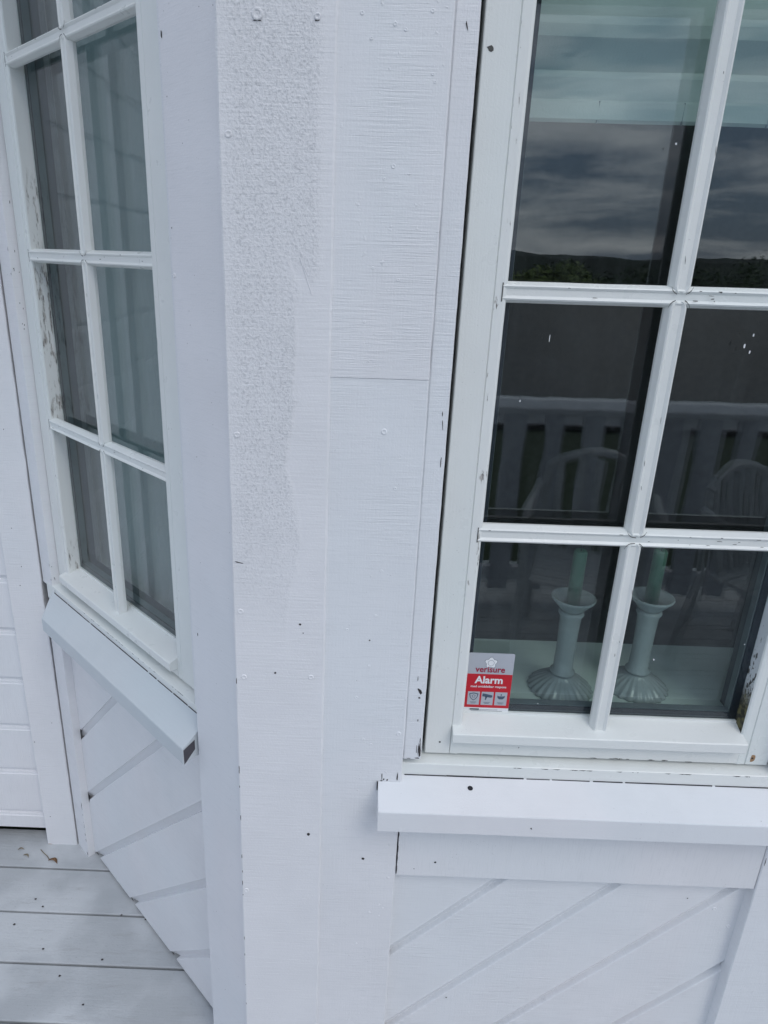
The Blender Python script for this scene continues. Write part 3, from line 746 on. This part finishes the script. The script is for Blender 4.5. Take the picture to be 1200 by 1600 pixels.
# neighbour's house down the slope, in the reflection
nb = empty('neighbour_house', (7, -17, -3.8), label='low grey roofed neighbouring house down the slope, dim in the window reflection', category='house')
bm = bmesh.new(); box(bm, -4.5, 6, -4, 4, -1.5, 2.6); fin_obj('wall', bm, 'nwall', nb)
bm = bmesh.new(); extrude(bm, [[(x, -4.6, 2.5), (x, 0, 4.6), (x, 4.6, 2.5), (x, 4.6, 2.3), (x, 0, 4.4), (x, -4.6, 2.3)] for x in (-5, 6.5)]); fin_obj('roof', bm, 'roof', nb)
for k in range(4):
    bm = bmesh.new(); x = -3+k*2.2; box(bm, x-.5, x+.5, 4.0, 4.05, .6, 1.8); fin_obj('window', bm, 'white', nb)

# trees
def tree(name, loc, h, r, mat, label, nleaf, seed):
    rnd = random.Random(seed)
    t = empty(name, loc, label=label, category='tree', group='trees reflected in the front window')
    bm = bmesh.new(); tube(bm, [(0, 0, 0), (.1, 0, h*.3), (-.05, .05, h*.6), (.05, 0, h*.85)], .16, 8)
    for k in range(6):
        a = rnd.uniform(0, 6.28); z = h*rnd.uniform(.35, .7); tube(bm, [(0, 0, z), (math.cos(a)*r*.4, math.sin(a)*r*.4, z+h*.1), (math.cos(a)*r*.75, math.sin(a)*r*.75, z+h*.2)], .05, 6)
    fin_obj('trunk', bm, 'bark', t)
    bm = bmesh.new()
    cl_ = [(rnd.uniform(-1, 1)*r*.65, rnd.uniform(-1, 1)*r*.65, h*(.62+rnd.uniform(-.27, .26)), r*rnd.uniform(.3, .55)) for _ in range(14)]
    for k in range(nleaf):
        c = rnd.choice(cl_); d = Vector((rnd.gauss(0, 1), rnd.gauss(0, 1), rnd.gauss(0, 1))).normalized()*c[3]*rnd.uniform(.6, 1.05)
        p = Vector(c[:3])+d; a = Vector((rnd.uniform(-1, 1), rnd.uniform(-1, 1), rnd.uniform(-1, 1))).normalized()*.07; b = a.cross(d).normalized()*.055
        bm.faces.new([bm.verts.new(q_) for q_ in (p-a, p+b, p+a, p-b)])
    fin_obj('crown', bm, mat, t)
TREES = [(5.4, -19, .016, 1.3, 'leaf2', 'bright leafy tree, leftmost in the window reflection'), (8.2, -22, .006, 2.4, 'leaf', 'dark round tree right of the bright one in the reflection'),
         (12.5, -26, .012, 3.0, 'leaf', 'broad dark tree near the middle of the reflected treeline'), (19, -30, .016, 3.0, 'leaf', 'tall dark tree right of the middle of the reflected treeline'),
         (24.5, -31, .008, 3.2, 'leaf', 'dark tree second from the right in the reflected treeline'), (30, -32, .012, 3.3, 'leaf', 'rightmost dark tree in the reflected treeline'), (3.6, -22, .010, 1.6, 'leaf2', 'low pale green tree hidden partly by the window casing')]
for i, (x, y, e, r, mt_, lb) in enumerate(TREES):
    z0_ = gz(x, y)-.1; tree('leafy_tree', (x, y, z0_), (1.6+e*(2-y)-z0_)/1.02, r, mt_, lb, 7000, i)

# ------------------------------------------------------------------ inside: blind, curtain, candlesticks
bl_ = empty('roman_blind', (.43, 1.088, 2.3), label='pale roman blind drawn halfway down behind the front window', category='blind')
bm = bmesh.new()
P = [(0, 2.3), (-.002, 1.96), (-.010, 1.915), (-.014, 1.898), (-.012, 1.884), (.002, 1.864), (.010, 1.850), (.006, 1.8455), (-.007, 1.8425), (-.0095, 1.838), (-.0085, 1.812), (-.0135, 1.8085), (-.0145, 1.788), (-.011, 1.784), (.001, 1.786), (.014, 1.846), (.02, 2.3)]
rings = [[(x, y+noise.noise(Vector((x*9, z*5, 1.)))*.003, z-2.3+noise.noise(Vector((x*5, z, 9.)))*.0015) for y, z in P] for x in [-.27+.54*i/50 for i in range(51)]]
extrude(bm, rings, 0); fin_obj('cloth', bm, 'blind', bl_, smooth=False)
for x in (-.115, .0, .115):
    bm = bmesh.new(); tube(bm, [(x, -.0125, 1.810-2.3), (x-.001, -.0135, 1.783-2.3)], .0012, 6); fin_obj('cord', bm, 'spacer', bl_)
# curtain inside the side window
bm = bmesh.new()
pts = []
R45 = Matrix.Rotation(FL[1], 3, 'Z')
for i in range(161):
    u_ = .26+.56*i/160; y = .135+.0012*math.sin(i*.31)+.0005*math.sin(i*.83+1)
    pts.append(Vector((-u_, y, 0)))
extrude_rows = [[bm.verts.new((p.x, p.y+noise.noise(Vector((p.x*9, z, 0)))*.003, z)) for p in pts] for z in [.75+.1*k for k in range(16)]]
for a, b in zip(extrude_rows, extrude_rows[1:]):
    for i in range(160): bm.faces.new((a[i], a[i+1], b[i+1], b[i]))
cu = fin_obj('curtain', bm, 'curtain', None, FL, smooth=True, label='dim grey curtain hanging inside the side window', category='curtain')

def lathe(bm, prof, n=144, mat=0, scal=None):
    rings = []
    for r, z in prof:
        ring = []
        for k in range(n):
            a = 2*math.pi*k/n; rr_ = r*(1+(scal(r, z)*math.cos(24*a) if scal else 0)); ring.append((rr_*math.cos(a), rr_*math.sin(a), z))
        rings.append(ring)
    extrude(bm, rings, mat)
def candlestick(x, y, z, s, lab, lab2):
    c = empty('candlestick', (x, y, z), label=lab, category='candlestick', group='milk glass candlesticks on the inner sill')
    bm = bmesh.new(); lathe(bm, [(.0001, .0), (.056, .0), (.057, .004), (.050, .011), (.040, .019), (.030, .025), (.021, .030), (.0185, .034), (.0001, .034)], scal=lambda r, z_: .028 if r > .025 else 0); fin_obj('base', bm, 'porcelain', c, smooth=True)
    bm = bmesh.new(); lathe(bm, [(.0001, .0343), (.021, .0343), (.022, .039), (.0175, .043), (.0165, .080), (.0175, .125), (.019, .150), (.0225, .156), (.021, .161), (.0001, .161)]); fin_obj('stem', bm, 'porcelain', c, smooth=True)
    bm = bmesh.new(); lathe(bm, [(.0001, .1613), (.019, .1613), (.024, .168), (.034, .180), (.038, .185), (.0375, .188), (.034, .187), (.024, .178), (.0145, .174), (.0145, .160 + .0135), (.0001, .1735)], scal=lambda r, z_: .012 if r > .03 else 0); fin_obj('drip_cup', bm, 'porcelain', c, smooth=True)
    k = empty('candle', (x, y, z+.1738), label=lab2, category='candle', group='green candles in the candlesticks')
    bm = bmesh.new(); lathe(bm, [(.0001, 0), (.0118, 0), (.0116, .06), (.0114, .098), (.0090, .102), (.004, .1005), (.0001, .100)], 24); fin_obj('wax', bm, 'candle', k, smooth=True)
    bm = bmesh.new(); tube(bm, [(0, 0, .098), (.0005, 0, .104), (.002, 0, .109)], .0008, 6); fin_obj('wick', bm, 'wick', k)
candlestick(.391, 1.092, .8698, 1, 'milk glass candlestick left of the upright bar, nearer the glass', 'green candle left of the upright bar')
candlestick(.533, 1.106, .8698, 1, 'milk glass candlestick right of the upright bar, dimmer', 'green candle right of the upright bar')

# ------------------------------------------------------------------ alarm sticker on the glass
X0, X1, Z0, Z1 = .2030, .2805, .8675, .9862
YS = .95+.0622
st = empty('alarm_sticker', ((X0+X1)/2, YS, Z0), label='red and grey alarm sticker in the lower left corner of the front window', category='sticker')
SW = X1-X0; SH = Z1-Z0
def rrect(x0, x1, z0, z1, r, y, d=.00012, mat=None):
    bm = bmesh.new(); pts = []
    for cx, cz, a0 in ((x1-r, z0+r, -90), (x1-r, z1-r, 0), (x0+r, z1-r, 90), (x0+r, z0+r, 180)):
        for k in range(5):
            a = math.radians(a0+22.5*k); pts.append((cx+r*math.cos(a), cz+r*math.sin(a)))
    extrude(bm, [[(px, y, pz) for px, pz in pts], [(px, y+d, pz) for px, pz in pts]]); return bm
h = SW/2
fin_obj('film', rrect(-h, h, 0, SH, .003, 0, .0003), 'silver', st)
fin_obj('red_band', rrect(-h+.0002, h-.0002, SH*.088, SH*.655, .0002, -.00015), 'red', st)
fin_obj('white_strip', rrect(-h+.0002, h-.0002, SH*.004, SH*.086, .0003, -.00015), 'white', st)
def text(s, x, z, size, mat, y=-.00045, bold=0., sx=1., name='lettering'):
    c = bpy.data.curves.new(name, 'FONT'); c.body = s; c.size = size; c.align_x = 'CENTER'; c.offset = bold; c.extrude = .00004
    c.resolution_u = 3
    tmp = bpy.data.objects.new(name, c); me = bpy.data.meshes.new_from_object(tmp); bpy.data.objects.remove(tmp); me.materials.clear(); me.materials.append(M[mat])
    o = bpy.data.objects.new(name, me); SC.collection.objects.link(o); o.parent = st
    o.location = (x, y, z); o.rotation_euler = (math.pi/2, 0, 0); o.scale = (sx, 1, 1); return o
text('verisure', 0, SH*.690, .0165, 'crimson', bold=.00028, sx=.92)
text('Alarm', 0, SH*.505, .0195, 'white', bold=.00055, sx=.98)
text('med umiddelbar respons', 0, SH*.432, .0062, 'white', bold=.0001, sx=.98)
text('TLF. 22 00', -.018, SH*.028, .0050, 'navy', bold=.00005, sx=.8) if False else None
def poly(pts, y, mat, name, d=.00008):
    bm = bmesh.new(); extrude(bm, [[(a, y, b) for a, b in pts], [(a, y+d, b) for a, b in pts]]); return fin_obj(name, bm, mat, st)
# rosette emblem: rounded five-pointed flower, thin outline and white disc
def star(cx, cz, R, k, n=60, ph=math.pi/2): return [(cx+R*(1+k*math.cos(5*(a-ph)))*math.cos(a), cz+R*(1+k*math.cos(5*(a-ph)))*math.sin(a)) for a in [2*math.pi*i/n for i in range(n)]]
ez = SH*.845
poly(star(0, ez, .0098, .16), -.00025, 'navy', 'emblem'); poly(star(0, ez, .0092, .16), -.00035, 'white', 'emblem')
poly([(.0054*math.cos(a*math.pi/12), ez-.0004+.0054*math.sin(a*math.pi/12)) for a in range(24)], -.00045, 'navy', 'emblem')
poly([(.0049*math.cos(a*math.pi/12), ez-.0004+.0049*math.sin(a*math.pi/12)) for a in range(24)], -.00055, 'white', 'emblem')
tw = .0205; th = .0265; tz0 = SH*.135
for k in (-1, 0, 1):
    cx = k*.0235
    fin_obj('icon_tile', rrect(cx-tw/2, cx+tw/2, tz0, tz0+th, .0004, -.00030, .00010), 'silver', st)
    for q_, ww in ((.0050, .011), (.0028, .008)):
        poly([(cx-ww/2, tz0+q_), (cx+ww/2, tz0+q_), (cx+ww/2, tz0+q_+.0008), (cx-ww/2, tz0+q_+.0008)], -.00045, 'navy', 'icon')
cx = -.0235; cz = tz0+.0165
sh_ = lambda s: [(cx-.0078*s, cz+.0060*s), (cx, cz+.0078*s), (cx+.0078*s, cz+.0060*s), (cx+.0066*s, cz-.0010*s), (cx+.0040*s, cz-.0050*s), (cx, cz-.0080*s), (cx-.0040*s, cz-.0050*s), (cx-.0066*s, cz-.0010*s)]
poly(sh_(1), -.00045, 'navy', 'icon'); poly(sh_(.78), -.00055, 'silver', 'icon'); poly(star(cx, cz+.001, .0030, .14), -.00065, 'navy', 'icon'); poly(star(cx, cz+.001, .0021, .14), -.00075, 'silver', 'icon')
cx = 0.
poly([(cx-.0085, cz+.0058), (cx-.0080, cz+.0070), (cx+.0065, cz+.0040), (cx+.0085, cz+.0030), (cx+.0085, cz-.0005), (cx+.0060, cz-.0015), (cx-.0088, cz+.0010)], -.00045, 'navy', 'icon')
poly([(cx-.0035, cz+.0010), (cx+.0005, cz+.0008), (cx-.0010, cz-.0030), (cx-.0018, cz-.0062), (cx-.0036, cz-.0062)], -.00045, 'navy', 'icon')
cx = .0235
poly([(cx-.0065, cz+.0035), (cx-.0035, cz+.0020), (cx+.0035, cz+.0020), (cx+.0065, cz+.0035), (cx+.0060, cz-.0010), (cx+.0030, cz-.0040), (cx-.0030, cz-.0040), (cx-.0060, cz-.0010)], -.00045, 'navy', 'icon')
poly([(cx-.0008, cz+.0065), (cx+.0008, cz+.0065), (cx+.0008, cz+.0030), (cx-.0008, cz+.0030)], -.00045, 'navy', 'icon')
for z_, a, b in ((.052, -.030, .020), (.030, -.026, .028)):
    poly([(a, SH*z_), (b, SH*z_), (b, SH*z_+.0006), (a, SH*z_+.0006)], -.00030, 'spacer', 'fine_print')
poly([(-.028, SH*.045), (-.012, SH*.045), (-.012, SH*.045+.0030), (-.028, SH*.045+.0030)], -.00034, 'spacer', 'fine_print')

# ------------------------------------------------------------------ debris on the deck
def leaf(loc, rz, s, mat, label, kind, cat):
    bm = bmesh.new(); rings = []
    for i in range(9):
        t = i/8; wd = .30*math.sin(math.pi*min(1, t*1.05+.02))**.8*s; z = s*.12*math.sin(t*4)+.0015; cxl = s*.25*math.sin(t*3.2)
        rings.append([(t*s, cxl-wd/2, z), (t*s, cxl, z+.0018+wd*.15), (t*s, cxl+wd/2, z), (t*s, cxl, z-.0008)])
    extrude(bm, rings); o = fin_obj(kind, bm, mat, label=label, category=cat); o.location = loc; o.rotation_euler = (0, 0, rz); return o
leaf((-.860, 1.537, -.085), -.35, .034, 'drygrass', 'curled brown dry leaf lying in a deck board seam', 'dry_leaf', 'leaf')
bm = bmesh.new(); tube(bm, [(0, 0, .002), (-.012, .012, .003), (-.026, .022, .002), (-.040, .034, .002)], .0013, 6); o = fin_obj('twig', bm, 'drytwig', label='thin pale twig behind the curled brown leaf', category='twig'); o.location = (-.858, 1.54, -.085)
leaf((-.965, 1.570, -.085), .2, .018, 'drytwig', 'small pale scrap of moss on the deck beneath the main wall', 'moss_scrap', 'moss')
leaf((-.940, 1.552, -.085), -.4, .020, 'drytwig', 'pale scrap of moss on the deck, between the twig and the wall', 'moss_scrap', 'moss')
